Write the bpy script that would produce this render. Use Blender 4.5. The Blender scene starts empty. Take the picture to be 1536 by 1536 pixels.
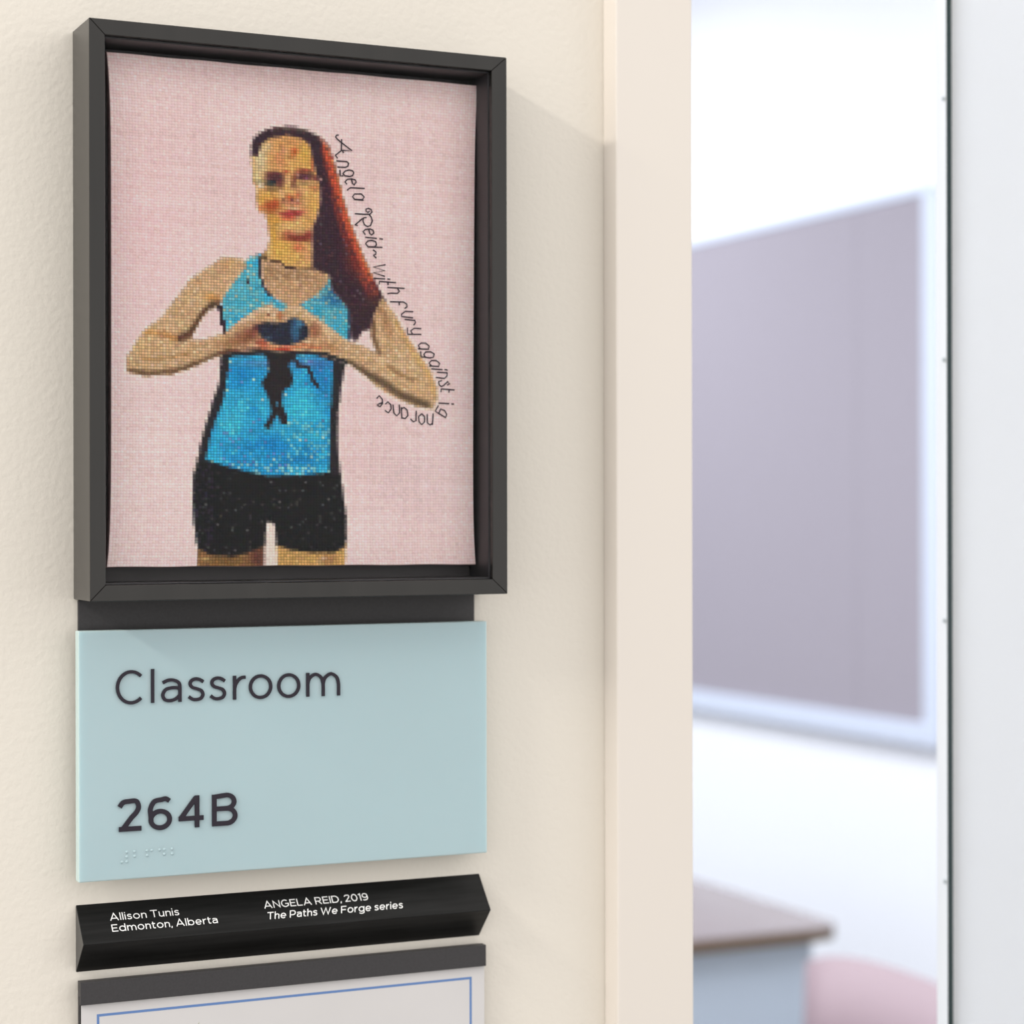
import bpy, bmesh, math, random
import numpy as np
from mathutils import Vector, Matrix

C = bpy.context.scene.collection
R = math.radians

# ------------------------------------------------------------------ camera
F, YAW, HY, ROLL = 3235.0, R(24.891), 771.2, R(0.1035)
CAM = Vector((0.0, -1.02, 1.55))
cd = bpy.data.cameras.new('camera'); cam = bpy.data.objects.new('camera', cd); C.objects.link(cam)
cd.sensor_width = 36; cd.lens = 36 * F / 1536; cd.clip_start = 0.05; cd.clip_end = 100
cd.shift_y = (HY - 768) / 1536
cam.matrix_world = (Matrix.Translation(CAM) @ Matrix.Rotation(-YAW, 4, 'Z') @ Matrix.Rotation(R(90), 4, 'X')
                    @ Matrix.Rotation(-ROLL, 4, 'Z'))
cd.dof.use_dof = True; cd.dof.focus_distance = 1.03; cd.dof.aperture_fstop = 7.2
bpy.context.scene.camera = cam

# ------------------------------------------------------------------ world, lamps, exposure
sc = bpy.context.scene
sc.view_settings.view_transform = 'Standard'; sc.view_settings.look = 'None'
sc.view_settings.gamma = 1.0; sc.view_settings.use_curve_mapping = False
sc.view_settings.exposure = 0.2
w = bpy.data.worlds.new('corridor_light'); sc.world = w; w.use_nodes = True
wb = w.node_tree.nodes['Background']
wb.inputs['Color'].default_value = (1.0, 0.975, 0.945, 1); wb.inputs['Strength'].default_value = 1.12

def area(name, loc, target, power, sx, sy, col):
    l = bpy.data.lights.new(name, 'AREA'); l.shape = 'RECTANGLE'; l.size = sx; l.size_y = sy
    l.energy = power; l.color = col
    o = bpy.data.objects.new(name, l); C.objects.link(o); o.location = loc
    d = (Vector(target) - Vector(loc)).normalized(); xa = Vector((0, 1, 0)); xa = (xa - d * xa.dot(d)).normalized()
    if sx < sy or abs(d.z) > 0.99: xa = Vector((1, 0, 0)); xa = (xa - d * xa.dot(d)).normalized()
    ya = (-d).cross(xa); o.rotation_euler = Matrix((xa, ya, -d)).transposed().to_euler()
    return o
area('corridor_ceiling_lamp', (-1.50, -0.55, 2.70), (0.45, -0.1, 1.65), 19.0, 0.75, 0.10, (1.0, 0.95, 0.86))
area('corridor_fill_light', (2.1, -1.3, 2.75), (0.5, 0.0, 1.4), 3.0, 1.2, 0.6, (1.0, 0.97, 0.93))  # added soft fill on the corridor wall, not a known fixture
for px, py in ((-0.2, 1.6), (1.6, 1.4), (-0.2, 4.2), (1.6, 4.2)):
    area('classroom_ceiling_lamp', (px, py, 3.08), (px, py, 0), 46.0, 0.6, 1.2, (0.92, 0.95, 1.0))

# ------------------------------------------------------------------ sight lines (photograph pixel -> point on a plane)
cy_, sy_ = math.cos(YAW), math.sin(YAW)
def ray(u, v):
    du, dv = u - 768, v - 768
    x = du * math.cos(ROLL) - dv * math.sin(ROLL)
    y = du * math.sin(ROLL) + dv * math.cos(ROLL)
    a = x / F; b = -(y - (HY - 768)) / F
    return Vector((sy_ + a * cy_, cy_ - a * sy_, b))
def on_plane(u, v, p0, n):
    d = ray(u, v); p0 = Vector(p0); n = Vector(n)
    return CAM + d * ((p0 - CAM).dot(n) / d.dot(n))
def at_y(u, v, y): return on_plane(u, v, (0, y, 0), (0, 1, 0))
def at_x(u, v, x): return on_plane(u, v, (x, 0, 0), (1, 0, 0))
def at_z(u, v, z): return on_plane(u, v, (0, 0, z), (0, 0, 1))

# ------------------------------------------------------------------ materials
def lin(c):
    return tuple((x / 255 / 12.92) if x / 255 <= 0.04045 else ((x / 255 + 0.055) / 1.055) ** 2.4 for x in c)
def mat(name, rgb, rough=0.5, metal=0.0, spec=0.5, noise=None, bump=None, coat=0.0, trans=0.0):
    """procedural principled material; noise=(scale, amount, stretch) varies colour, bump=(scale, strength, distance)"""
    m = bpy.data.materials.new(name); m.use_nodes = True; nt = m.node_tree; b = nt.nodes['Principled BSDF']
    c = lin(rgb) if max(rgb) > 1 else rgb
    b.inputs['Base Color'].default_value = (*c, 1); b.inputs['Roughness'].default_value = rough
    b.inputs['Metallic'].default_value = metal; b.inputs['Specular IOR Level'].default_value = spec
    b.inputs['Coat Weight'].default_value = coat; b.inputs['Coat Roughness'].default_value = 0.08
    tc = nt.nodes.new('ShaderNodeTexCoord')
    if noise:
        mp = nt.nodes.new('ShaderNodeMapping'); nt.links.new(tc.outputs['Object'], mp.inputs[0])
        mp.inputs['Scale'].default_value = noise[2] if len(noise) > 2 else (1, 1, 1)
        n = nt.nodes.new('ShaderNodeTexNoise'); n.inputs['Scale'].default_value = noise[0]; n.inputs['Detail'].default_value = 5
        nt.links.new(mp.outputs[0], n.inputs['Vector'])
        cr = nt.nodes.new('ShaderNodeValToRGB'); k = noise[1]
        cr.color_ramp.elements[0].position = 0.3; cr.color_ramp.elements[1].position = 0.7
        cr.color_ramp.elements[0].color = (*[x * (1 - k) for x in c], 1)
        cr.color_ramp.elements[1].color = (*[min(1, x * (1 + k)) for x in c], 1)
        nt.links.new(n.outputs['Fac'], cr.inputs[0]); nt.links.new(cr.outputs[0], b.inputs['Base Color'])
    if bump:
        n2 = nt.nodes.new('ShaderNodeTexNoise'); n2.inputs['Scale'].default_value = bump[0]; n2.inputs['Detail'].default_value = 3
        nt.links.new(tc.outputs['Object'], n2.inputs['Vector'])
        bp = nt.nodes.new('ShaderNodeBump'); bp.inputs['Strength'].default_value = bump[1]; bp.inputs['Distance'].default_value = bump[2]
        nt.links.new(n2.outputs['Fac'], bp.inputs['Height']); nt.links.new(bp.outputs[0], b.inputs['Normal'])
    if trans:
        nt.nodes.remove(b)
        d = nt.nodes.new('ShaderNodeBsdfDiffuse'); d.inputs[0].default_value = (*c, 1)
        t = nt.nodes.new('ShaderNodeBsdfTranslucent'); t.inputs[0].default_value = (*c, 1)
        g = nt.nodes.new('ShaderNodeBsdfGlossy'); g.inputs['Roughness'].default_value = rough
        fr = nt.nodes.new('ShaderNodeFresnel'); fr.inputs[0].default_value = 1.4
        mx = nt.nodes.new('ShaderNodeMixShader'); mx.inputs[0].default_value = trans
        my = nt.nodes.new('ShaderNodeMixShader')
        nt.links.new(d.outputs[0], mx.inputs[1]); nt.links.new(t.outputs[0], mx.inputs[2])
        nt.links.new(fr.outputs[0], my.inputs[0]); nt.links.new(mx.outputs[0], my.inputs[1]); nt.links.new(g.outputs[0], my.inputs[2])
        nt.links.new(my.outputs[0], nt.nodes['Material Output'].inputs[0])
    return m

M = {}
M['wall'] = mat('cream_wall_paint', (0.79, 0.745, 0.675), 0.75, spec=0.25, bump=(300, 0.45, 0.0006))
M['jamb'] = mat('cream_door_frame_paint', (0.79, 0.735, 0.68), 0.4, spec=0.35)
M['room_wall'] = mat('white_classroom_paint', (0.86, 0.88, 0.93), 0.8, spec=0.2)
M['floor'] = mat('grey_vinyl_floor', (0.30, 0.29, 0.28), 0.45, noise=(6, 0.05))
M['ceiling'] = mat('white_ceiling_tile', (0.86, 0.87, 0.88), 0.9)
M['frame'] = mat('black_stained_wood', (0.0135, 0.012, 0.0105), 0.2, spec=0.5, noise=(60, 0.22, (1, 1, 0.12)))
M['lip'] = mat('black_groove', (0.008, 0.008, 0.008), 0.6)
M['spacer'] = mat('black_spacer', (0.034, 0.033, 0.037), 0.45)
M['mount'] = mat('black_mount_board', (0.060, 0.056, 0.058), 0.6)
M['metal'] = mat('dark_grey_anodised_metal', (0.036, 0.034, 0.037), 0.5, noise=(900, 0.12), bump=(1500, 0.15, 0.0001))
M['bar'] = mat('black_brushed_metal', (0.006, 0.006, 0.006), 0.40, spec=0.24, noise=(420, 0.7, (0.06, 1, 1)))
M['bar_end'] = mat('grey_bar_end', (0.08, 0.078, 0.076), 0.5)
M['blue'] = mat('pale_blue_frosted_acrylic', (0.44, 0.585, 0.63), 0.32, spec=0.5, noise=(9, 0.02))
M['blue_edge'] = mat('pale_blue_acrylic_edge', (0.60, 0.76, 0.76), 0.3)
M['letter'] = mat('dark_plum_grey_lettering', (0.026, 0.021, 0.032), 0.5, spec=0.25)
M['white_print'] = mat('white_print', (0.92, 0.92, 0.92), 0.6)
M['paper'] = mat('white_paper', (0.66, 0.645, 0.65), 0.6, noise=(20, 0.02))
M['blue_ink'] = mat('blue_ink', (0.12, 0.23, 0.50), 0.6)
M['green_ink'] = mat('olive_green_ink', (0.30, 0.36, 0.13), 0.6)
M['thread'] = mat('dark_thread', (0.045, 0.034, 0.048), 0.8)
M['frosted'] = mat('white_frosted_glass', (0.95, 0.965, 0.985), 0.25, trans=0.62)
M['glass_edge'] = mat('dark_green_glass_edge', (0.005, 0.022, 0.018), 0.2)
M['channel'] = mat('white_metal_channel', (0.90, 0.93, 0.97), 0.35)
M['screw'] = mat('grey_screw', (0.45, 0.50, 0.52), 0.35, metal=0.4)
M['tack'] = mat('mauve_grey_tack_cloth', (0.345, 0.320, 0.362), 0.9, spec=0.1, noise=(250, 0.04))
M['alu'] = mat('pale_blue_white_aluminium', (0.60, 0.66, 0.78), 0.5)
M['laminate'] = mat('pale_mauve_laminate', (0.24, 0.19, 0.185), 0.2, noise=(8, 0.04))
M['brown'] = mat('brown_edge_band', (0.12, 0.075, 0.04), 0.5)
M['panel'] = mat('pale_blue_grey_panel', (0.42, 0.48, 0.56), 0.5)
M['salmon'] = mat('salmon_pink_plastic', (0.33, 0.245, 0.27), 0.6)
M['chrome'] = mat('chrome_tube', (0.6, 0.6, 0.6), 0.2, metal=1.0)

pb = M['blue'].node_tree.nodes['Principled BSDF']; pb.inputs['Subsurface Weight'].default_value = 0.6; pb.inputs['Subsurface Scale'].default_value = 0.006
pb.inputs['Subsurface Radius'].default_value = (0.8, 1.0, 1.0)
# clear glazing: thin sheet, transparent with a Fresnel reflection
g = bpy.data.materials.new('clear_glazing'); g.use_nodes = True; nt = g.node_tree
nt.nodes.remove(nt.nodes['Principled BSDF'])
tr = nt.nodes.new('ShaderNodeBsdfTransparent'); gl = nt.nodes.new('ShaderNodeBsdfGlossy'); gl.inputs['Roughness'].default_value = 0.12
gl.inputs[0].default_value = (0.35, 0.35, 0.35, 1)
fr = nt.nodes.new('ShaderNodeLayerWeight'); fr.inputs[0].default_value = 0.12; mx = nt.nodes.new('ShaderNodeMixShader')
nt.links.new(fr.outputs[0], mx.inputs[0]); nt.links.new(tr.outputs[0], mx.inputs[1]); nt.links.new(gl.outputs[0], mx.inputs[2])
nt.links.new(mx.outputs[0], nt.nodes['Material Output'].inputs[0]); M['glazing'] = g

# stitched cloth: vertex colours hold each stitch's thread colour plus painted gap shade, woven bump
g = bpy.data.materials.new('cross_stitched_cloth'); g.use_nodes = True; nt = g.node_tree; b = nt.nodes['Principled BSDF']
at = nt.nodes.new('ShaderNodeAttribute'); at.attribute_name = 'thread'
nt.links.new(at.outputs['Color'], b.inputs['Base Color']); b.inputs['Roughness'].default_value = 0.7
b.inputs['Specular IOR Level'].default_value = 0.3; b.inputs['Sheen Weight'].default_value = 0.05
M['stitch'] = g

# ------------------------------------------------------------------ object helpers
def link(name, me, m=None, parent=None, bevel=0):
    o = bpy.data.objects.new(name, me); C.objects.link(o)
    if m is not None:
        for k in (m if isinstance(m, (list, tuple)) else [m]): me.materials.append(k)
    if parent is not None: o.parent = parent
    if bevel:
        md = o.modifiers.new('bevel', 'BEVEL'); md.width = bevel; md.segments = 2; md.limit_method = 'ANGLE'
    return o
def bm_obj(name, bm, m, parent=None, bevel=0):
    bmesh.ops.recalc_face_normals(bm, faces=bm.faces)
    me = bpy.data.meshes.new(name); bm.to_mesh(me); bm.free()
    return link(name, me, m, parent, bevel)
def hexa(bm, a, b, mi=0):
    """solid between two matching loops of points a and b"""
    va = [bm.verts.new(p) for p in a]; vb = [bm.verts.new(p) for p in b]; n = len(a)
    fs = [bm.faces.new(va), bm.faces.new(vb[::-1])]
    for i in range(n): fs.append(bm.faces.new((va[i], vb[i], vb[(i + 1) % n], va[(i + 1) % n])))
    for f in fs: f.material_index = mi
    return fs
def bx(bm, x0, x1, y0, y1, z0, z1, mi=0):
    return hexa(bm, [(x0, y0, z0), (x1, y0, z0), (x1, y0, z1), (x0, y0, z1)],
                [(x0, y1, z0), (x1, y1, z0), (x1, y1, z1), (x0, y1, z1)], mi)
def box(name, x0, x1, y0, y1, z0, z1, m, parent=None, bevel=0):
    bm = bmesh.new(); bx(bm, x0, x1, y0, y1, z0, z1); return bm_obj(name, bm, m, parent, bevel)
def thing(name, label, cat, loc=(0, 0, 0), group=None):
    o = bpy.data.objects.new(name, None); C.objects.link(o); o.empty_display_size = 0.05
    o.location = loc; o['label'] = label; o['category'] = cat
    if group: o['group'] = group
    return o
def part(root, o):
    """parent o to root keeping its world coordinates"""
    o.parent = root; o.matrix_parent_inverse = Matrix.Translation(root.location).inverted(); return o
def struct(o): o['kind'] = 'structure'; return o
def tube(bm, pts, r, n=8, cap=True):
    pts = [Vector(p) for p in pts]; rings = []
    for i, p in enumerate(pts):
        d = (pts[min(i + 1, len(pts) - 1)] - pts[max(i - 1, 0)]).normalized()
        s = d.cross(Vector((0, 1, 0)) if abs(d.y) < 0.9 else Vector((1, 0, 0))).normalized(); t = d.cross(s)
        rings.append([bm.verts.new(p + (s * math.cos(a) + t * math.sin(a)) * r) for a in [2 * math.pi * k / n for k in range(n)]])
    for a, b2 in zip(rings, rings[1:]):
        for k in range(n): bm.faces.new((a[k], a[(k + 1) % n], b2[(k + 1) % n], b2[k]))
    if cap: bm.faces.new(rings[0]); bm.faces.new(rings[-1][::-1])

# ------------------------------------------------------------------ the setting
JX = at_y(905, 600, 0).x                     # the metal door frame meets the wall here
fj = at_x(925, 600, JX); JY = fj.y           # and stands this far proud of it
JR = at_y(1039.5, 768, JY).x                 # its right edge
LX = at_y(1428.5, 768, 0.002).x              # leading edge of the sliding glass leaf
LEAF_Y0 = 0.002; LEAF_Y1 = at_x(1403, 768, LX).y
GLASS_T = at_x(1420.5, 768, LX).y            # back of the glass, front of the white channel
OPEN_R = 1.62; HEAD = 2.15; WT = 0.125; CEIL = 3.15
BX = 2.86                                    # wall that carries the tack board
bm = bmesh.new()
bx(bm, -2.6, JR, 0, WT, 0, CEIL); bx(bm, OPEN_R, BX + 0.1, 0, WT, 0, CEIL); bx(bm, JR, OPEN_R, 0, WT, HEAD, CEIL)
struct(bm_obj('wall_south', bm, M['wall']))
struct(box('wall_east', BX, BX + 0.1, WT, 7.0, 0, CEIL, M['room_wall']))
struct(box('wall_west', -2.7, -2.6, WT, 7.0, 0, CEIL, M['room_wall']))
struct(box('wall_north', -2.7, BX + 0.1, 7.0, 7.1, 0, CEIL, M['room_wall']))
struct(box('ceiling', -2.7, BX + 0.1, WT, 7.1, CEIL, CEIL + 0.1, M['ceiling']))
struct(box('floor', -7.0, 8.0, -7.0, 7.1, -0.1, 0, M['floor']))
bm = bmesh.new(); bx(bm, -2.6, JX, -0.012, 0, 0, 0.10)
struct(bm_obj('baseboard_south', bm, M['jamb'], bevel=0.002))
# pressed metal door frame: face, returns through the wall, head
bm = bmesh.new()
bx(bm, JX, JR, JY, 0, 0, HEAD + 0.05); bx(bm, JR - 0.002, JR + 0.0, 0, WT, 0, HEAD)
bx(bm, OPEN_R, OPEN_R + 0.05, JY, 0, 0, HEAD + 0.05); bx(bm, JR, OPEN_R, JY, 0, HEAD, HEAD + 0.05)
struct(bm_obj('trim_1', bm, M['jamb'], bevel=0.0012))

# sliding leaf of white frosted glass, its leading edge held in a white screwed channel
LEAF_R = 1.60
door = bpy.data.objects.new('door_1', None); C.objects.link(door); door.location = (LX, 0, 0)
door['kind'] = 'structure'; door['label'] = 'sliding leaf of white frosted glass with a dark green edge and white channel, standing right of the opening'
bm = bmesh.new(); fs = bx(bm, LX, LEAF_R, LEAF_Y0, GLASS_T, 0.012, HEAD - 0.012)
bm.normal_update()
for f in bm.faces:
    f.material_index = 1 if all(abs(v.co.x - LX) < 1e-6 for v in f.verts) else 0
o = part(door, bm_obj('glass_pane', bm, [M['frosted'], M['glass_edge']]))
part(door, box('edge_channel', LX + 0.0003, LX + 0.004, GLASS_T + 0.0002, LEAF_Y1, 0.012, HEAD - 0.012, M['channel'], bevel=0.0006))
zs = [at_x(1416, v, LX).z for v in (148, 540, 929, 1322)]; step = (zs[0] - zs[3]) / 3
sy = at_x(1416.5, 768, LX).y
sbm = bmesh.new()
bmesh.ops.create_cone(sbm, cap_ends=True, segments=14, radius1=0.0014, radius2=0.0010, depth=0.0008)
for v in sbm.verts: v.co = Vector((-v.co.z, v.co.x, v.co.y))
sme = bpy.data.meshes.new('screw'); sbm.to_mesh(sme); sbm.free(); sme.materials.append(M['screw'])
for k in range(-2, 10):
    z = zs[0] - k * step
    if 0.05 < z < HEAD - 0.05:
        s = bpy.data.objects.new('screw', sme); C.objects.link(s); s.location = (LX - 0.0001, sy, z); part(door, s)

# ------------------------------------------------------------------ shadow-box frame with the stitched portrait
FX0, FX1, FZ0, FZ1, FY = 0.24283, 0.45559, 1.5098, 1.78021, -0.03271
IX0, IX1, IZ0, IZ1 = 0.2502, 0.44729, 1.5173, 1.77289
ART_Y = -0.0155                              # face of the stitched cloth
art = thing('framed_embroidery', 'deep black box frame with a stitched picture of a woman', 'framed picture', (0.349, 0, FZ0))
def rail(o0, o1, i0, i1, ax):
    """mitred rail: outer corner pair o0,o1 and inner corner pair i0,i1 in (x,z)"""
    bm = bmesh.new()
    q = [o0, o1, i1, i0]
    hexa(bm, [(x, FY, z) for x, z in q], [(x, -0.0005, z) for x, z in q])
    r = bm_obj('frame_rail', bm, M['frame'], bevel=0.0003); part(art, r)
    return r
g_ = 0.00006
rail((FX0 + g_, FZ1), (FX1 - g_, FZ1), (IX0 + g_, IZ1), (IX1 - g_, IZ1), 0)
rail((FX0 + g_, FZ0), (FX1 - g_, FZ0), (IX0 + g_, IZ0), (IX1 - g_, IZ0), 0)
rail((FX0, FZ0 + g_), (FX0, FZ1 - g_), (IX0, IZ0 + g_), (IX0, IZ1 - g_), 1)
rail((FX1, FZ0 + g_), (FX1, FZ1 - g_), (IX1, IZ0 + g_), (IX1, IZ1 - g_), 1)
t = 0.0009; SY = FY + 0.0032
for q in ((IX0, IX1, IZ1 - t, IZ1), (IX0, IX1, IZ0, IZ0 + t), (IX0, IX0 + t, IZ0 + t, IZ1 - t), (IX1 - t, IX1, IZ0 + t, IZ1 - t)):
    part(art, box('spacer', q[0], q[1], SY, -0.006, q[2], q[3], M['spacer'], bevel=0.0002))
part(art, box('glazing', IX0 + 0.0002, IX1 - 0.0002, SY - 0.0016, SY - 0.0001, IZ0 + 0.0002, IZ1 - 0.0002, M['glazing']))
part(art, box('mount_board', IX0, IX1, -0.006, -0.003, IZ0, IZ1, M['mount']))

# ---- the picture: every cell of the cloth is a raised stitch with the colour of its thread
_c = {k: at_y(u, v, ART_Y) for k, (u, v) in dict(TL=(160, 78), TR=(717, 128.5), BL=(160.5, 850.5), BR=(713.5, 846)).items()}
def cloth_pt(s, t):
    """s across 0..1, t down 0..1: slack cloth, edges drawn in between the corners"""
    top = _c['TL'].lerp(_c['TR'], s); bot = _c['BL'].lerp(_c['BR'], s); p = top.lerp(bot, t)
    ends = 1 - np.exp(-np.minimum(t, 1 - t) * 14)
    p.x += 0.0021 * ends * (1 - s) ** 3 - 0.0018 * ends * s ** 3
    p.z += 0.00012 * math.sin(s * 31) * ((1 - t) ** 20 + t ** 20)
    return p
NC, NR = 126, 176
def pix(P):
    """point on the cloth -> coordinates of the traced drawing"""
    dx, dy, dz = P[..., 0] - CAM.x, P[..., 1] - CAM.y, P[..., 2] - CAM.z
    z = dy * cy_ + dx * sy_; r = dx * cy_ - dy * sy_
    x = F * r / z; y = (HY - 768) - F * dz / z
    return 768 + x * math.cos(ROLL) + y * math.sin(ROLL), 768 - x * math.sin(ROLL) + y * math.cos(ROLL)
corner = np.array([[cloth_pt(i / NC, j / NR)[:] for i in range(NC + 1)] for j in range(NR + 1)])
centre = (corner[:-1, :-1] + corner[1:, :-1] + corner[:-1, 1:] + corner[1:, 1:]) / 4
U, V = pix(centre)
rng = np.random.default_rng(5); GAIN = 1.33
def smooth_noise(scale, seed):
    r = np.random.default_rng(seed); gx, gy = int(620 / scale) + 3, int(820 / scale) + 3
    G = r.random((gy, gx)); fx = (U - 140) / scale; fy = (V - 60) / scale
    ix, iy = fx.astype(int), fy.astype(int); tx, ty = fx - ix, fy - iy
    tx = tx * tx * (3 - 2 * tx); ty = ty * ty * (3 - 2 * ty)
    return (G[iy, ix] * (1 - tx) + G[iy, ix + 1] * tx) * (1 - ty) + (G[iy + 1, ix] * (1 - tx) + G[iy + 1, ix + 1] * tx) * ty
col = np.zeros((NR, NC, 3))                  # colours kept as 0..255 display values until the end
def inside(pts, jit=1.2):
    """share of each stitch that lies inside the outline"""
    tot = np.zeros(U.shape); n = len(pts); S = 9
    for k in range(S):
        u = U + ((k % 3) - 1) * 1.5 + rng.normal(0, jit * 0.4, U.shape); v = V + ((k // 3) - 1) * 1.5 + rng.normal(0, jit * 0.4, V.shape)
        m = np.zeros(U.shape, bool)
        for i in range(n):
            x0, y0 = pts[i]; x1, y1 = pts[(i + 1) % n]
            if y0 == y1: continue
            m ^= ((y0 > v) != (y1 > v)) & (u < (x1 - x0) * (v - y0) / (y1 - y0) + x0)
        tot += m
    return tot / S
def put(mask, rgb, a=1.0):
    al = (mask * a)[..., None]; col[:] = col * (1 - al) + np.array(rgb, float) * al
def poly(pts, rgb, a=1.0, jit=0.8, within=None):
    m = inside(pts, jit)
    put(m, rgb, a); return m
def blob(u, v, ru, rv, rgb, a=0.9, ang=0, within=None, hard=2.0):
    ca, sa = math.cos(R(ang)), math.sin(R(ang)); du, dv = U - u, V - v
    d = ((du * ca + dv * sa) / ru) ** 2 + ((-du * sa + dv * ca) / rv) ** 2
    al = np.exp(-d ** hard) * a
    if within is not None: al = al * within
    put(al, rgb)
def stroke(pts, wd, rgb, a=1.0, within=None, soft=0.9):
    d = np.full(U.shape, 1e9)
    for (x0, y0), (x1, y1) in zip(pts, pts[1:]):
        L = max(1e-6, (x1 - x0) ** 2 + (y1 - y0) ** 2); tt = np.clip(((U - x0) * (x1 - x0) + (V - y0) * (y1 - y0)) / L, 0, 1)
        d = np.minimum(d, np.hypot(U - x0 - tt * (x1 - x0), V - y0 - tt * (y1 - y0)))
    al = np.clip((wd / 2 - d) / soft + 0.5, 0, 1) * a
    if within is not None: al = al * within
    put(al, rgb)
def speckle(mask, prob, rgb, a, n=None):
    m = (mask > 0.5) & (rng.random(U.shape) < prob)
    if n is not None: m &= n > 0.5
    put(m, rgb, a)

# pink ground, mottled
n1, n2, n3 = smooth_noise(120, 1), smooth_noise(45, 2), smooth_noise(190, 3)
k = (n1 * 0.6 + n2 * 0.4)[..., None]
col[:] = np.array((231, 200, 199)) * k + np.array((219, 187, 187)) * (1 - k)
put(n3 * 0.35, (226, 206, 204)); blob(620, 720, 70, 60, (205, 182, 184), 0.55, 30, hard=1); blob(600, 240, 90, 50, (216, 190, 189), 0.5, hard=1)
blob(215, 350, 70, 130, (232, 190, 192), 0.6, hard=1); blob(470, 110, 90, 30, (206, 178, 178), 0.5, hard=1); blob(540, 800, 60, 50, (233, 205, 204), 0.6, hard=1)

SK = (206, 168, 126)                         # skin thread
halo = (231, 214, 202)
ARM_L = [(334, 387), (348, 386), (365, 390), (371, 400), (354, 418), (336, 444), (330, 455), (321, 462), (314, 463), (303, 477), (293, 495),
         (285, 510), (307, 510), (338, 500), (345, 492), (358, 482), (372, 472), (390, 461), (406, 456), (413, 463), (420, 468), (425, 466),
         (440, 500), (436, 528), (400, 528), (365, 527), (338, 530), (316, 538), (287, 552), (258, 561), (219, 564), (191, 558), (190, 537),
         (199, 522), (215, 498), (244, 475), (268, 444), (287, 418), (311, 403)]
ARM_R = [(425, 466), (431, 461), (436, 454), (445, 455), (454, 461), (468, 472), (480, 480), (498, 494), (518, 510), (531, 516), (545, 519), (557, 527),
         (566, 531), (563, 522), (558, 512), (556, 494), (560, 475), (573, 446), (592, 471), (605, 496), (625, 526), (645, 555), (654, 580),
         (656, 596), (650, 614), (625, 610), (596, 598), (568, 582), (545, 561), (525, 546), (508, 540), (478, 532), (440, 528), (425, 528)]
SHORTS = [(296, 693), (308, 690), (354, 704), (401, 714), (455, 713), (493, 709), (511, 712), (514, 735), (517, 760), (520, 785), (518, 820),
          (500, 829), (470, 829), (440, 826), (415, 818), (412, 785), (400, 783), (397, 818), (375, 828), (350, 835), (315, 832), (297, 822), (292, 790), (289, 750), (290, 715)]
for P_ in (ARM_L, ARM_R, SHORTS): stroke(P_ + P_[:1], 9, halo, 0.55, soft=5)
TORSO = [(344, 530), (395, 528), (425, 530), (470, 528), (500, 538), (518, 545), (512, 580), (507, 620), (506, 660), (508, 690), (511, 714), (493, 712),
         (455, 716), (401, 717), (354, 707), (308, 693), (296, 696), (301, 665), (308, 640), (320, 600), (329, 575), (331, 535)]
stroke(TORSO + TORSO[:1], 8, halo, 0.5, soft=5)
poly(TORSO, (38, 36, 42))
BLUE = [(344, 534), (395, 532), (425, 534), (470, 532), (500, 544), (497, 584), (494, 643), (494, 679), (493, 711), (455, 715), (401, 716),
        (354, 706), (308, 692), (317, 649), (334, 604), (342, 565)]
mb = poly(BLUE, (30, 142, 190))
UPPER = [(371, 388), (393, 381), (390, 400), (391, 414), (398, 434), (414, 450), (432, 457), (450, 457), (473, 444), (494, 412), (498, 434), (514, 452),
         (526, 467), (526, 508), (518, 510), (498, 494), (468, 473), (445, 456), (425, 468), (406, 457), (372, 472), (340, 496), (334, 487), (332, 459),
         (336, 444), (354, 418)]
mu = poly(UPPER, (48, 148, 178))
nb = smooth_noise(14, 7); nc = smooth_noise(30, 8)
put(mb * (nb * 0.75), (58, 172, 205)); put(mb * (nc > 0.55) * 0.45, (12, 118, 178))
put(mu * (nb * 0.6), (112, 178, 186)); put(mu * (nc > 0.6) * 0.5, (30, 150, 195))
for q in ((372, 560, 26, 18, (8, 118, 180)), (405, 668, 60, 12, (8, 112, 176)), (450, 690, 40, 10, (12, 110, 172)), (470, 545, 34, 9, (72, 100, 158)),
          (395, 545, 40, 6, (80, 115, 160)), (480, 580, 12, 30, (20, 105, 165)), (455, 610, 26, 30, (55, 178, 208)), (350, 640, 26, 30, (62, 178, 208)),
          (470, 655, 22, 10, (60, 175, 200))):
    blob(*q[:4], q[4], 0.7, within=mb, hard=1)
blob(505, 440, 16, 20, (28, 70, 110), 0.8, within=mu, hard=1); blob(498, 448, 22, 8, (40, 95, 140), 0.6, within=mu, hard=1)
speckle(mb, 0.06, (110, 190, 200), 0.45, nb); speckle(mb, 0.010, (186, 200, 170), 0.65); speckle(mb, 0.05, (105, 110, 170), 0.6, nc)
speckle((mb > .5) & (U > 430) & (V > 630) & (V < 690), 0.22, (140, 188, 178), 0.45); speckle((mb > .5) & (V > 695), 0.25, (160, 195, 185), 0.6)
speckle(mu, 0.25, (132, 172, 166), 0.45); speckle(mu, 0.06, (205, 195, 160), 0.6)
blob(371, 422, 3.4, 3, (60, 30, 36), 1)
stroke([(392, 382), (390, 400), (391, 415), (397, 433), (406, 444)], 4, (48, 42, 50), 0.9)
stroke([(326, 450), (331, 466), (334, 484), (338, 499)], 6, (46, 34, 42), 1)
stroke([(524, 468), (526, 490), (524, 508)], 5, (40, 40, 62), 0.8)
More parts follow.
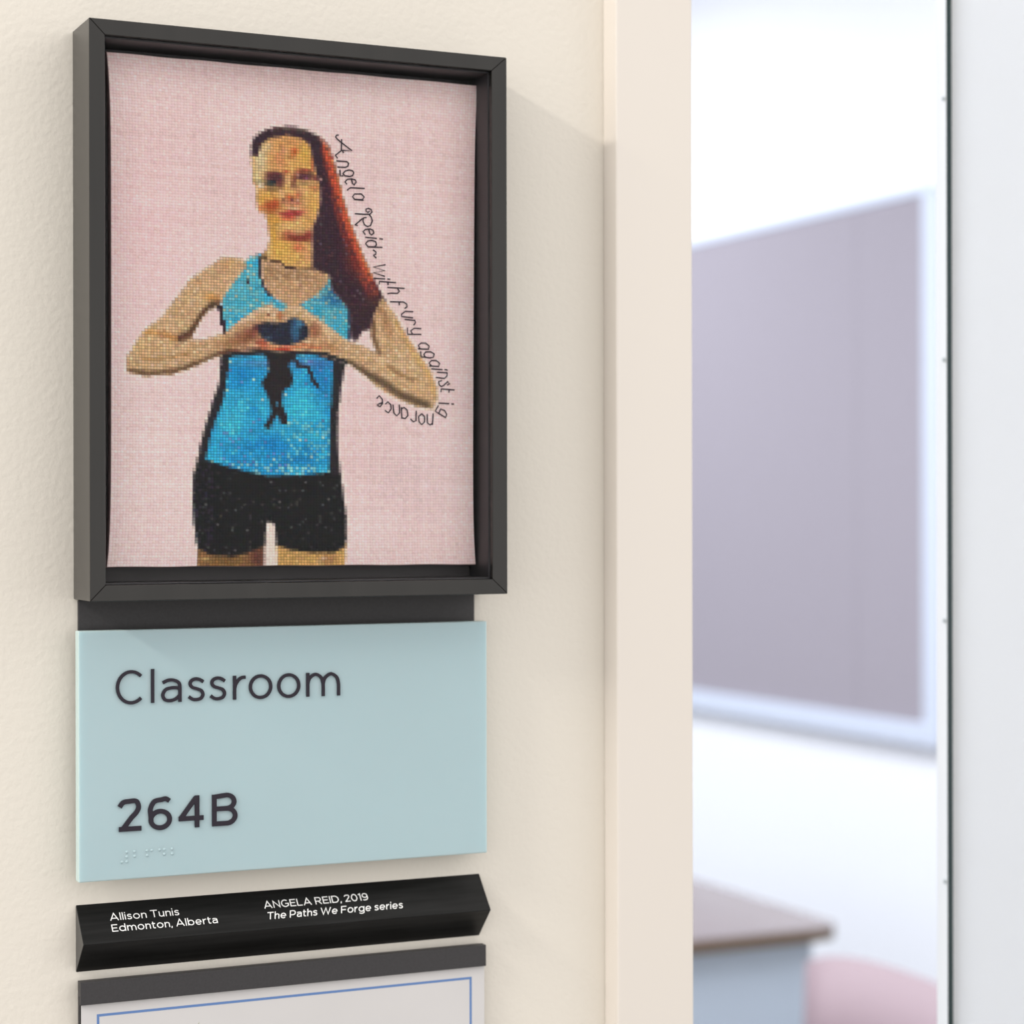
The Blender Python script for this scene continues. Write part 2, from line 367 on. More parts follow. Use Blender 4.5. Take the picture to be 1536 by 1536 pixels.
# chest and neck
CHEST = [(393, 384), (405, 364), (470, 400), (494, 410), (492, 424), (474, 443), (455, 452), (446, 462), (430, 462), (430, 455), (414, 448), (400, 434), (393, 414)]
mc = poly(CHEST, (196, 156, 116))
blob(430, 412, 40, 10, (160, 122, 88), 0.7, 12, within=mc, hard=1); blob(440, 445, 26, 12, (208, 166, 124), 0.7, within=mc, hard=1)
speckle(mc, 0.25, (212, 176, 142), 0.6); blob(398, 385, 8, 8, (136, 108, 66), 0.8, within=mc)

FACE = [(378, 232), (384, 214), (400, 202), (430, 200), (452, 205), (464, 214), (470, 235), (475, 258), (481, 280), (481, 303), (477, 322), (469, 342), (469, 405),
        (455, 403), (440, 402), (425, 396), (408, 390), (398, 382), (402, 374), (405, 360), (403, 346), (400, 330), (398, 320), (387, 317), (385, 300), (384, 282), (379, 272), (378, 252)]
HAIR = [(377, 234), (378, 213), (385, 203), (398, 195), (415, 191), (435, 190), (455, 194), (470, 201), (482, 207), (493, 220), (500, 240), (508, 270), (515, 300), (524, 330),
        (535, 360), (545, 385), (555, 408), (567, 430), (577, 450), (573, 470), (564, 482), (558, 494), (545, 496), (534, 512), (526, 506), (526, 471), (514, 452), (498, 434),
        (494, 412), (469, 402), (469, 342), (477, 322), (481, 300), (480, 280), (474, 258), (469, 236), (464, 216), (452, 207), (430, 203), (405, 207), (392, 216), (387, 233)]
stroke(HAIR[:24], 8, halo, 0.5, soft=5)
mf = poly(FACE, (218, 168, 104), jit=0.5)
for q in ((391, 240, 11, 26, (222, 204, 166), .9), (386, 262, 8, 16, (222, 196, 142), .8), (402, 222, 9, 9, (226, 206, 165), .6), (425, 236, 22, 26, (224, 164, 98), .8), (457, 232, 12, 22, (216, 170, 78), .8),
          (438, 212, 18, 7, (214, 150, 95), .7), (440, 228, 5, 7, (186, 92, 48), .8), (444, 226, 3, 5, (196, 78, 40), .7), (426, 226, 6, 6, (200, 150, 120), .7), (420, 242, 6, 9, (208, 134, 100), .7),
          (436, 236, 4, 4, (150, 95, 45), .6), (450, 250, 18, 6, (232, 178, 98), .7), (469, 245, 3, 14, (196, 100, 66), .7),
          (400, 298, 18, 10, (224, 168, 76), .8), (407, 309, 12, 8, (176, 82, 40), .9), (413, 303, 7, 5, (190, 74, 40), .6), (391, 312, 6, 5, (222, 130, 82), .8), (407, 318, 10, 5, (160, 92, 44), .6), (412, 330, 12, 8, (208, 152, 62), .7),
          (434, 280, 6, 14, (232, 184, 116), .7), (452, 286, 8, 6, (208, 148, 112), .6), (472, 283, 9, 5, (190, 108, 74), .6), (466, 292, 12, 8, (232, 180, 104), .6), (446, 294, 5, 5, (204, 92, 64), .7), (422, 288, 4, 8, (222, 178, 140), .6), (470, 308, 9, 14, (224, 170, 84), .7),
          (434, 296, 6, 5, (206, 96, 56), .9), (439, 299, 4, 2.6, (84, 52, 46), .95), (425, 301, 4, 3, (128, 66, 66), .85), (446, 300, 4, 3, (206, 176, 150), .6), (440, 305, 14, 5, (184, 106, 92), .75), (442, 312, 11, 2.4, (220, 182, 150), .8), (454, 316, 8, 6, (198, 116, 90), .5),
          (438, 319.5, 17, 3.6, (168, 56, 58), .95), (434, 324, 13, 4, (196, 74, 62), .9), (432, 329, 10, 3, (212, 98, 66), .75), (447, 327, 3, 3, (206, 166, 134), .6), (462, 330, 12, 9, (230, 172, 96), .6), (440, 340, 20, 6, (230, 184, 118), .8),
          (434, 350, 11, 5, (166, 78, 66), .8), (447, 358, 22, 5, (140, 56, 42), .9), (463, 352, 8, 6, (142, 48, 50), .85), (445, 348, 10, 4, (206, 156, 120), .6), (420, 372, 20, 18, (230, 178, 82), .8), (410, 350, 6, 18, (204, 150, 56), .6),
          (403, 368, 4, 20, (230, 204, 150), .7), (448, 372, 9, 6, (204, 98, 66), .8), (458, 385, 12, 10, (212, 152, 106), .7), (435, 388, 20, 10, (232, 180, 92), .7), (445, 402, 22, 4, (206, 164, 96), .6)):
    blob(q[0], q[1], q[2], q[3], q[4], q[5], within=mf, hard=1.3)
for q in ((437, 320.5, 17, 4.6, (160, 54, 56), .8), (408, 310, 13, 8, (170, 76, 40), .6), (446, 357, 24, 6, (136, 54, 44), .7), (421, 232, 18, 18, (206, 140, 92), .35)): blob(q[0], q[1], q[2], q[3], q[4], q[5], within=mf)
# eyes, brows and spectacles
for q in ((455, 257, 13, 3.4, (128, 60, 52), .9), (411, 266, 14, 8, (88, 46, 54), .9), (456, 265, 12, 5.5, (84, 44, 54), .9), (412, 261, 14, 4.2, (104, 50, 52), .9), (414, 268, 13, 7, (84, 46, 54), .9), (406, 275, 10, 5.5, (58, 60, 56), .95), (410, 273, 4, 3, (28, 36, 46), .8), (420, 276, 6, 7, (100, 44, 48), .8), (408, 284, 12, 4, (122, 92, 56), .8),
          (429, 258, 5, 3, (204, 92, 64), .8), (457, 256, 11, 2.6, (160, 74, 56), .8), (441, 268, 4, 9, (130, 74, 56), .85), (440, 278, 4, 6, (120, 66, 60), .7), (456, 266, 11, 4.6, (88, 46, 58), .95), (446, 264, 2, 2, (204, 150, 140), .7),
          (459, 268, 3, 2, (150, 90, 110), .6), (466, 262, 5, 5, (92, 60, 50), .7), (460, 274.5, 14, 2.2, (150, 130, 88), .8), (474, 267, 6, 4, (118, 48, 50), .85), (388, 273, 6, 4, (150, 146, 118), .8), (391, 279, 5, 4, (226, 208, 196), .8),
          (432, 270, 3.5, 6, (220, 170, 124), .7), (385, 264, 4, 5, (226, 206, 160), .6)):
    blob(q[0], q[1], q[2], q[3], q[4], q[5], hard=1.6)
mh = poly(HAIR, (56, 36, 48), jit=0.6)
for i in range(0, 12): blob(430 + i * 6 - 20, 194 + (i / 3) ** 2 * 0.4, 8, 1.8, (104, 92, 76), .5, within=mh, hard=1)
stroke([(491, 224), (496, 248), (504, 285), (511, 318), (521, 350), (533, 382), (545, 410), (558, 436)], 20, (136, 50, 42), .8, within=mh, soft=5)
stroke([(488, 215), (494, 240), (503, 275), (512, 305), (521, 334), (532, 362), (543, 390), (556, 418)], 11, (206, 88, 58), .9, within=mh, soft=3)
stroke([(481, 208), (490, 216), (497, 232)], 7, (196, 140, 116), .7, within=mh, soft=3)
stroke([(499, 240), (508, 270), (515, 298), (525, 332), (536, 362), (547, 392), (560, 418)], 3.5, (228, 168, 98), .75, within=mh, soft=2)
stroke([(486, 262), (492, 300), (502, 350), (516, 400), (535, 450)], 12, (58, 30, 46), .7, within=mh, soft=4)
stroke([(540, 408), (552, 424), (562, 440)], 10, (170, 76, 58), .6, within=mh, soft=4)
blob(528, 400, 10, 24, (112, 44, 40), .6, -25, within=mh, hard=1); blob(560, 448, 12, 10, (96, 50, 42), .7, within=mh, hard=1); blob(545, 470, 12, 22, (62, 38, 46), .8, within=mh, hard=1)
speckle(mh, 0.10, (82, 46, 52), .6); speckle(mh, .012, (96, 76, 88), .6)
blob(481, 268, 3, 2, (206, 160, 160), .9)
stroke([(390, 388), (398, 386)], 4, (88, 68, 44), .8); stroke([(406, 391), (418, 392), (422, 395)], 3, (84, 58, 44), .9); stroke([(424, 398), (434, 402), (446, 404), (470, 405), (490, 407)], 3.4, (66, 46, 44), .95)

# arms, hands
ml = poly(ARM_L, SK); mr = poly(ARM_R, SK); ma = np.maximum(ml, mr)
na = smooth_noise(9, 11)
put(ma * na * 0.5, (218, 184, 144)); speckle(ma, 0.2, (200, 158, 112), .45); speckle(ma, .12, (230, 202, 170), .5)
blob(350, 430, 22, 26, (228, 182, 140), .6, within=ml, hard=1); blob(343, 398, 12, 8, (206, 156, 104), .5, within=ml, hard=1); blob(318, 446, 12, 6, (212, 150, 72), .8, within=ml, hard=1)
stroke([(330, 456), (318, 458), (306, 470), (296, 485), (286, 500), (270, 508)], 11, (84, 58, 40), .95, within=ml, soft=6)
stroke([(290, 503), (262, 506), (240, 502)], 5, (120, 70, 60), .6, within=ml, soft=4)
stroke([(210, 497), (245, 500), (262, 508)], 8, (216, 156, 88), .7, within=ml, soft=5)
stroke([(192, 558), (225, 562), (262, 558), (300, 545), (345, 527)], 11, (106, 78, 54), .9, within=ml, soft=6)
stroke([(215, 538), (250, 538), (285, 530)], 4, (168, 120, 66), .6, within=ml, soft=4)
blob(215, 520, 16, 10, (224, 184, 128), .5, within=ml, hard=1)
blob(375, 502, 26, 12, (128, 66, 50), .9, -25, within=ml, hard=1.2); blob(350, 512, 26, 8, (150, 104, 66), .7, -15, within=ml, hard=1); stroke([(330, 530), (365, 525), (400, 522)], 6, (98, 56, 44), .7, within=ml, soft=4)
stroke([(360, 484), (390, 465), (412, 462)], 7, (236, 200, 168), .8, within=ma, soft=4)
stroke([(432, 460), (455, 466), (480, 484), (505, 505)], 6, (234, 196, 158), .8, within=ma, soft=4)
blob(472, 496, 10, 12, (150, 88, 62), .85, within=mr, hard=1.2); blob(492, 520, 18, 7, (176, 120, 78), .7, 20, within=mr, hard=1); blob(420, 474, 5, 8, (180, 96, 56), .7, within=ma); blob(403, 472, 3, 3, (120, 60, 50), .7)
stroke([(525, 545), (548, 560), (575, 574), (600, 592), (640, 608)], 11, (98, 78, 58), .92, within=mr, soft=7)
stroke([(582, 548), (600, 562), (620, 570)], 6, (150, 112, 76), .7, within=mr, soft=5)
stroke([(560, 482), (560, 505), (568, 530)], 7, (112, 80, 56), .85, within=mr, soft=5)
stroke([(560, 458), (575, 470), (585, 500)], 12, (170, 122, 84), .6, within=mr, soft=7)
stroke([(595, 485), (618, 525), (642, 560), (652, 590)], 9, (216, 170, 106), .6, within=mr, soft=5)
stroke([(560, 534), (590, 545), (620, 552)], 6, (232, 196, 158), .7, within=mr, soft=5)
stroke([(395, 520), (425, 524), (455, 518), (480, 522)], 6, (206, 118, 80), .8, within=ma, soft=3); blob(425, 523, 12, 3.5, (184, 60, 44), .9); blob(392, 514, 10, 5, (170, 66, 54), .8, within=ma)
HOLE = [(384, 488), (398, 483), (412, 484), (428, 484), (434, 478), (443, 477), (454, 481), (462, 491), (462, 506), (450, 513), (436, 517), (420, 518), (407, 514), (394, 508), (388, 498)]
m_ = poly(HOLE, (34, 38, 54), jit=0.4); blob(443, 494, 7, 20, (46, 96, 134), .85, within=m_); blob(450, 486, 6, 5, (64, 124, 158), .8, within=m_); blob(400, 508, 8, 3, (70, 92, 128), .5, within=m_); blob(384, 492, 6, 5, (84, 36, 44), .7)
# dark line below the hands, dark figure printed on the shirt, squiggle
stroke([(336, 533), (365, 530), (395, 528), (425, 532), (460, 528), (490, 532), (520, 543)], 5.5, (36, 34, 40), .95, soft=2)
stroke([(360, 534), (395, 532)], 4, (50, 90, 120), .4)
poly([(396, 530), (443, 527), (441, 539), (432, 547), (436, 556), (440, 567), (437, 580), (426, 584), (422, 604), (430, 623), (431, 637), (421, 636), (417, 622), (410, 631), (404, 644),
      (396, 640), (408, 618), (404, 604), (400, 590), (392, 575), (403, 557), (402, 541)], (38, 32, 36), jit=0.5)
blob(416, 606, 2.5, 4, (50, 140, 170), .6)
stroke([(440, 533), (447, 548), (461, 550), (466, 560), (470, 572), (477, 580)], 5.5, (44, 38, 48), .95, soft=2)
# shorts and legs
poly([(296, 820), (398, 812), (396, 862), (296, 862)], (142, 104, 64)); blob(388, 836, 14, 18, (96, 54, 48), .9, hard=1.5); blob(340, 842, 22, 8, (118, 88, 46), .6)
poly([(414, 815), (519, 815), (517, 862), (416, 862)], (206, 162, 98)); blob(490, 840, 14, 7, (150, 104, 74), .6); blob(485, 836, 6, 2, (224, 200, 176), .8); blob(480, 844, 8, 2, (228, 206, 190), .7)
blob(308, 838, 8, 4, (216, 180, 120), .5); poly([(398, 783), (412, 785), (417, 862), (395, 862)], (226, 208, 198))
ms = poly(SHORTS, (23, 24, 26)); speckle(ms, .010, (95, 95, 95), .6); speckle(ms, .05, (52, 52, 54), .8); speckle((ms > .5) & (U < 320), .3, (40, 34, 50), .8)
stroke([(289, 750), (292, 790), (297, 822)], 3, (70, 80, 92), .4)

# thread-to-thread variation and the weave gaps, their holes and shade darkened into the colour
pinkish = (np.abs(col - np.array((224, 194, 193))).max(2) < 20)
row = rng.normal(0, 0.010, (NR, 1, 1)); clm = rng.normal(0, 0.008, (1, NC, 1))
cell = rng.normal(0, 1, (NR, NC, 1)) * np.where(pinkish, 0.018, 0.05)[..., None]
tint = rng.normal(0, 1, (NR, NC, 3)) * np.where(pinkish, 1.2, 2.5)[..., None]
col = np.clip(col * (1 + row + clm + cell) + tint, 4, 250)
L = col / 255; L = np.where(L <= 0.04045, L / 12.92, ((L + 0.055) / 1.055) ** 2.4) * GAIN
bluish = (col[..., 2] > col[..., 0] + 20)[..., None]
L = np.where(pinkish[..., None], L * 1.04, np.where(bluish, L * 1.25, L * 0.97))
K = 4                                        # each stitch is a K x K patch of the cloth mesh, domed, with sunken gaps round it
Lr = np.repeat(np.repeat(L, K, 0), K, 1); Lr = np.pad(Lr, ((0, 1), (0, 1), (0, 0)), mode='edge')
jy, ix = np.meshgrid(np.arange(NR * K + 1), np.arange(NC * K + 1), indexing='ij')
onx, ony = (ix % K == 0), (jy % K == 0)
base = Lr.copy()
base[onx] = (Lr[onx] + np.pad(Lr, ((0, 0), (1, 0), (0, 0)), mode='edge')[:, :-1][onx]) / 2
up_ = np.pad(base, ((1, 0), (0, 0), (0, 0)), mode='edge')[:-1]
base[ony] = (base[ony] + up_[ony]) / 2
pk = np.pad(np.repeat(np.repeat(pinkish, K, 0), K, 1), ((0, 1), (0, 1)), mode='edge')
g = np.ones(jy.shape); g[onx] = np.where(pk, 0.90, 0.64)[onx]; g[ony] = np.where(pk, 0.84, 0.52)[ony]; g[onx & ony] = np.where(pk, 0.74, 0.34)[onx & ony]  # stitch borders and corners darkened: holes plus gap shade painted into the colour
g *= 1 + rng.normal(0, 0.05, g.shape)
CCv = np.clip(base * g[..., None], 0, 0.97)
fs_, ft_ = np.arange(NC * K + 1) / (NC * K), np.arange(NR * K + 1) / (NR * K)
gx = np.arange(NC * K + 1) / K; gy = np.arange(NR * K + 1) / K
x0i = np.minimum(gx.astype(int), NC - 1); y0i = np.minimum(gy.astype(int), NR - 1); fx = (gx - x0i)[None, :, None]; fy_ = (gy - y0i)[:, None, None]
pos = ((corner[y0i][:, x0i] * (1 - fx) + corner[y0i][:, x0i + 1] * fx) * (1 - fy_) + (corner[y0i + 1][:, x0i] * (1 - fx) + corner[y0i + 1][:, x0i + 1] * fx) * fy_)
hgt = np.sin(np.pi * (ix % K) / K) ** 0.7 * np.sin(np.pi * (jy % K) / K) ** 0.7
amp = np.pad(np.repeat(np.repeat(1 + 0.3 * rng.standard_normal((NR, NC)), K, 0), K, 1), ((0, 1), (0, 1)), mode='edge')
pos[..., 1] -= hgt * amp * 0.00022
pos[..., 0] += np.where(onx | ony, 0, rng.normal(0, 0.00004, jy.shape))
verts = pos.reshape(-1, 3).astype(np.float32); W1 = NC * K + 1
jj, ii = np.meshgrid(np.arange(NR * K), np.arange(NC * K), indexing='ij'); a = (jj * W1 + ii).ravel()
quads = np.stack([a, a + W1, a + W1 + 1, a + 1], -1).astype(np.int32)
me = bpy.data.meshes.new('stitched_cloth')
me.vertices.add(len(verts)); me.vertices.foreach_set('co', verts.ravel())
me.loops.add(quads.size); me.loops.foreach_set('vertex_index', quads.ravel())
me.polygons.add(len(quads)); me.polygons.foreach_set('loop_start', np.arange(0, quads.size, 4, dtype=np.int32))
me.polygons.foreach_set('use_smooth', np.ones(len(quads), bool))
me.update(calc_edges=True); me.validate()
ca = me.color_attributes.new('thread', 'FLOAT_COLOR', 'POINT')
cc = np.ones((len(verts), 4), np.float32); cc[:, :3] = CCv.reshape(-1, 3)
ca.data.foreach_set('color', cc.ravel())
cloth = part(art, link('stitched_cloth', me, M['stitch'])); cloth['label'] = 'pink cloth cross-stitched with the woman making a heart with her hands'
# board the cloth is wrapped around
bm = bmesh.new()
fl = [cloth_pt(i / 40, 0) for i in range(41)] + [cloth_pt(1, j / 40) for j in range(1, 41)] + [cloth_pt(1 - i / 40, 1) for i in range(1, 41)] + [cloth_pt(0, 1 - j / 40) for j in range(1, 40)]
ctr = Vector(((_c['TL'].x + _c['BR'].x) / 2, 0, (_c['TL'].z + _c['BR'].z) / 2))
def shr(p, k, y): return Vector((ctr.x + (p.x - ctr.x) * k, y, ctr.z + (p.z - ctr.z) * k))
A_ = [bm.verts.new(shr(p, 1.0, ART_Y + 0.00012)) for p in fl]; B_ = [bm.verts.new(shr(p, 1.003, ART_Y + 0.001)) for p in fl]; D_ = [bm.verts.new(shr(p, 0.99, -0.006)) for p in fl]
for X_, Y_ in ((A_, B_), (B_, D_)):
    for i in range(len(fl)): bm.faces.new((X_[i], X_[(i + 1) % len(fl)], Y_[(i + 1) % len(fl)], Y_[i]))
part(art, bm_obj('cloth_hem', bm, mat('pink_cloth_hem', (176, 146, 146), 0.9)))

# dark running-stitch words: each letter drawn with strokes (offset of the enlarged trace, then points / 12.8)
WORDS = [((450, 190), [
    [(740, 160), (700, 165), (685, 200), (720, 240), (790, 300), (1000, 460), (840, 455), (790, 450)], [(800, 240), (795, 450), (780, 470), (680, 550), (725, 605)], [(820, 470), (840, 505)],
    [(700, 655), (900, 670), (935, 700), (920, 760), (870, 780), (720, 772)],
    [(770, 830), (775, 945), (830, 940)], [(825, 900), (870, 850), (940, 830), (1010, 845), (1035, 885), (1010, 940), (950, 955), (860, 940), (825, 900)],
    [(905, 1105), (865, 1060), (910, 1010), (990, 1000), (1060, 1020), (1080, 1060), (1040, 1120), (1010, 1090), (990, 1005)],
    [(1240, 1185), (970, 1170), (905, 1220)], [(1050, 1395), (1010, 1345), (1050, 1290), (1180, 1290), (1235, 1350), (1200, 1400), (1060, 1395)], [(1040, 1395), (1220, 1412)]]),
  ((470, 300), [
    [(1080, 215), (1050, 235), (1015, 215), (1010, 175), (1060, 158), (1110, 180), (1130, 230), (1090, 270), (1000, 275), (800, 262)],
    [(1070, 280), (1110, 320), (1135, 400), (1100, 490), (1040, 510), (980, 470), (955, 400), (970, 340), (1020, 335)], [(950, 350), (800, 480), (850, 490)],
    [(1000, 665), (955, 605), (1000, 565), (1090, 555), (1150, 580), (1165, 630), (1120, 670), (1085, 640), (1065, 560)],
    [(1000, 715), (1220, 738)], [(1270, 742), (1335, 750)], [(1050, 895), (1005, 835), (1050, 785), (1130, 775), (1200, 800), (1215, 860), (1170, 900), (1050, 895)], [(1050, 900), (1325, 908)],
    [(1150, 955), (1205, 1000), (1200, 1040), (1155, 1060), (1180, 1090), (1210, 1112)]]),
  ((540, 390), [
    [(490, 90), (260, 130), (480, 205), (260, 240), (475, 312)], [(265, 350), (480, 362)], [(530, 362), (580, 370)], [(370, 465), (375, 410), (690, 435)], [(540, 415), (540, 480)],
    [(530, 525), (855, 545)], [(720, 545), (760, 600), (720, 640), (600, 635), (530, 645)],
    [(580, 800), (830, 805), (900, 845), (905, 900), (860, 930)], [(755, 805), (755, 870)], [(1020, 993), (870, 985), (800, 1040), (800, 1085), (1020, 1110)],
    [(860, 1140), (1060, 1160), (1065, 1210), (1030, 1250)], [(1175, 1318), (1040, 1310), (975, 1360), (1010, 1420)], [(1175, 1428), (915, 1425), (912, 1300)]]),
  ((580, 470), [
    [(640, 675), (610, 615), (660, 570), (750, 570), (820, 630), (800, 685)], [(810, 688), (605, 680)],
    [(745, 845), (715, 790), (750, 740), (850, 738), (915, 780), (900, 840), (830, 855), (745, 840), (660, 835), (655, 730)],
    [(855, 1000), (815, 955), (860, 905), (950, 905), (1020, 960), (1000, 1020), (820, 1008)],
    [(860, 1065), (1070, 1080)], [(1115, 1080), (1170, 1088)], [(970, 1130), (1165, 1140), (1160, 1200), (1110, 1250), (950, 1230)],
    [(1060, 1290), (1000, 1310), (1010, 1370), (1050, 1405), (1100, 1380), (1170, 1310), (1210, 1355), (1165, 1375)], [(1045, 1510), (1050, 1450), (1300, 1472)], [(1200, 1465), (1195, 1520)]]),
  ((560, 560), [
    [(1255, 570), (1455, 582)], [(1500, 585), (1545, 590)], [(1250, 620), (1190, 725), (1260, 770), (1390, 850), (1410, 790), (1370, 710), (1290, 685), (1262, 765)],
    [(1150, 770), (1135, 990)], [(1135, 960), (1090, 990), (1040, 950), (1035, 780)], [(930, 775), (985, 830), (985, 930), (930, 985), (880, 930), (870, 830), (930, 775)],
    [(825, 720), (820, 910), (770, 930), (715, 875)], [(540, 650), (550, 870)], [(550, 850), (610, 870), (665, 810), (650, 700), (590, 655), (545, 680)],
    [(500, 600), (505, 760), (450, 815), (395, 760), (380, 600)], [(235, 590), (280, 545), (335, 600), (345, 680), (290, 760), (225, 710)],
    [(65, 480), (115, 430), (175, 500), (180, 580), (130, 640), (70, 605), (120, 580), (178, 560)]])]
bm = bmesh.new()
for (ox, oy), strokes in WORDS:
    for s in strokes:
        tube(bm, [at_y(ox + x / 12.8, oy + y / 12.8, ART_Y - 0.00042) for x, y in s], 0.00033, 6)
wd = part(art, bm_obj('stitched_words', bm, M['thread'])); wd['label'] = 'dark thread handwriting curving down beside the figure'

# ------------------------------------------------------------------ monoline geometric alphabet (cap height = 1)
def cat(pts, n=6):
    q = [pts[0]] + list(pts) + [pts[-1]]; out = []
    for i in range(1, len(q) - 2):
        p0, p1, p2, p3 = [np.array(k, float) for k in q[i - 1:i + 3]]
        for k in range(n):
            t = k / n; out.append(tuple(0.5 * (2 * p1 + (p2 - p0) * t + (2 * p0 - 5 * p1 + 4 * p2 - p3) * t * t + (3 * p1 - p0 - 3 * p2 + p3) * t ** 3)))
    return out + [tuple(map(float, pts[-1]))]
def el(cx, cy, rx, ry, a0, a1, n=28):
    return [(cx + rx * math.cos(R(a0 + (a1 - a0) * k / n)), cy + ry * math.sin(R(a0 + (a1 - a0) * k / n))) for k in range(n + 1)]
def glyph(c, w):
    h = w / 2; X = 0.73; b = X - h; r = 0.26
    arch = lambda x, q=r: [(x, 0.0)] + [(x, b - 0.30)] + el(x + q, b - 0.30 + 0.0, q, 0.30, 180, 0, 16) + [(x + 2 * q, 0)]
    bowl = lambda cx: el(cx, X / 2, 0.365 - h, 0.375 - h, 0, 360, 36)
    D = {
     'C': (0.86, [el(0.47, .5, .47 - h, .52 - h, 45, 315)]),
     'l': (w, [[(h, 0), (h, 1.03)]]), 'i': (w, [[(h, 0), (h, X)], [(h, 0.88), (h, 0.88 + w * 1.15)]]),
     'a': (0.62, [cat([(.05, .60), (.18, .66), (.32, b - .005), (.46, .64), (.55, .56), (.62 - h, .42), (.62 - h, .2)])[:-1] + [(.62 - h, 0)],
                  cat([(.62 - h, .41), (.46, .435), (.30, .435), (.13, .38), (h, .22), (.12, .08), (.27, h), (.43, .09), (.55, .19), (.62 - h, .24)])]),
     's': (0.53, [cat([(.485, .585), (.38, .655), (.25, b), (.12, .635), (.075, .53), (.14, .43), (.28, .38), (.42, .32), (.475, .20), (.41, .085), (.27, h), (.15, .065), (.035, .145)])]),
     'r': (0.40, [[(h, 0), (h, X)], cat([(h, .33), (.09, .47), (.18, .60), (.28, .665), (.40, .675)])]),
     'o': (0.76, [el(.38, X / 2, .38 - h, .38 - h, 0, 360, 40)]),
     'm': (1.06, [[(h, 0), (h, X)]] + [cat([(x0, .40), (x0 + .06, .57), (x0 + .24, b), (x0 + .42, .57), (x0 + q, .36)], 8)[:-1] + [(x0 + q, .36), (x0 + q, 0)] for x0, q in ((h, .53 - h), (.53, .53 - h))]),
     'n': (0.60, [[(h, 0), (h, X)], cat([(h, .38), (h + .06, .56), (.30, b), (.54 - h * .4, .58), (.60 - h, .40)], 8) + [(.60 - h, 0)]]),
     'h': (0.60, [[(h, 0), (h, 1.03)], cat([(h, .38), (h + .06, .56), (.30, b), (.54 - h * .4, .58), (.60 - h, .40)], 8) + [(.60 - h, 0)]]),
     'u': (0.60, [[(.60 - h, 0), (.60 - h, X)], [(h, X)] + cat([(h, .33), (.06 + h * .4, .15), (.30, h), (.54 - h, .17), (.60 - h, .35)], 8)]),
     't': (0.42, [[(.15, .92), (.15, .20)] + cat([(.15, .20), (.18, .09), (.27, h), (.40, .07)])[1:], [(0, X - h), (.40, X - h)]]),
     'b': (0.76, [[(h, 0), (h, 1.03)], el(.38, X / 2, .38 - h, .38 - h, 0, 360, 36)]),
     'd': (0.76, [[(.76 - h, 0), (.76 - h, 1.03)], el(.38, X / 2, .38 - h, .38 - h, 0, 360, 36)]),
     'e': (0.72, [[(.02 + h, X / 2 - .01), (.70 - h, X / 2 - .01)] + el(.36, X / 2, .36 - h, .38 - h, 0, 318, 34)]),
     'g': (0.76, [el(.38, X / 2, .38 - h, .38 - h, 0, 360, 36), [(.76 - h, X)] + cat([(.76 - h, .02), (.70, -.15), (.40, -.25), (.12, -.16)])]),
     'A': (0.98, [[(h * .7, 0), (.49, 1 - h * .3), (.98 - h * .7, 0)], [(.19, .30), (.79, .30)]]),
     'B': (0.78, [[(h, 0), (h, 1)], [(h, 1 - h)] + el(.44, .755, .31 - h, .245 - h * .45, 90, -90, 16) + [(h, .51 + h * .45)], [(h, .51 + h * .45)] + el(.45, (.51 + h * 1.45) / 2, .33 - h, (.51 - h * .55) / 2, 90, -90, 16) + [(h, h)]]),
     'D': (0.88, [[(h, h), (h, 1 - h), (.36, 1 - h)] + el(.38, .5, .50 - h, .5 - h, 90, -90, 24) + [(h, h)]]),
     'E': (0.70, [[(.69, 1 - h), (h, 1 - h), (h, h), (.70, h)], [(h, .51), (.62, .51)]]),
     'F': (0.70, [[(.70, 1 - h), (h, 1 - h), (h, 0)], [(h, .48), (.62, .48)]]),
     'G': (0.92, [el(.47, .5, .47 - h, .52 - h, 48, 315) + [(.92 - h, .20), (.92 - h, .47), (.50, .47)]]),
     'I': (w, [[(h, 0), (h, 1)]]), 'L': (0.64, [[(h, 1), (h, h), (.64, h)]]),
     'N': (0.84, [[(h, 0), (h, 1 - h), (.84 - h, h), (.84 - h, 1)]]),
     'P': (0.76, [[(h, 0), (h, 1)], [(h, 1 - h)] + el(.42, .66, .34 - h, .34 - h, 90, -90, 18) + [(h, .32 + h)]]),
     'R': (0.80, [[(h, 0), (h, 1)], [(h, 1 - h)] + el(.44, .68, .33 - h, .32 - h, 90, -90, 18) + [(h, .36 + h)], [(.44, .37), (.74, 0)]]),
     'T': (0.78, [[(0, 1 - h), (.78, 1 - h)], [(.39, 1 - h), (.39, 0)]]),
     'W': (1.30, [[(h * .6, 1), (.35, h), (.65, 1 - h), (.95, h), (1.30 - h * .6, 1)]]),
     '2': (0.68, [cat([(.04, .76), (.15, .90), (.33, 1 - h), (.53, .92), (.60, .74), (.53, .57), (.40, .43)]) + [(.06 + h, h)], [(.02, h), (.68, h)]]),
     '6': (0.74, [el(.38, .31, .36 - h, .33 - h, 0, 360, 32), cat([(.66, .88), (.55, .95), (.42, 1 - h), (.20, .88), (.08, .66), (.02 + h, .42), (.03 + h, .27)])]),
     '9': (0.74, [el(.36, .69, .36 - h, .33 - h, 0, 360, 32), cat([(.08, .12), (.19, .05), (.32, h), (.54, .12), (.66, .34), (.72 - h, .58), (.71 - h, .73)])]),
     '4': (0.80, [[(.60, 0), (.60, 1)], [(.57, 1 - h * .75), (.06 + h * .5, .22 + h * 1.1)], [(h * .5, .22 + h), (.80, .22 + h)]]),
     '0': (0.78, [el(.39, .5, .39 - h, .52 - h, 0, 360, 36)]), '1': (0.30, [[(.02, .86), (.24, 1 - h * .5), (.24, 0)]]),
     ',': (0.10, [[(.07, .11), (.05, -.02), (.0, -.14)]]), ' ': (0.20, []),
    }
    return D[c]
LIFT = [0]
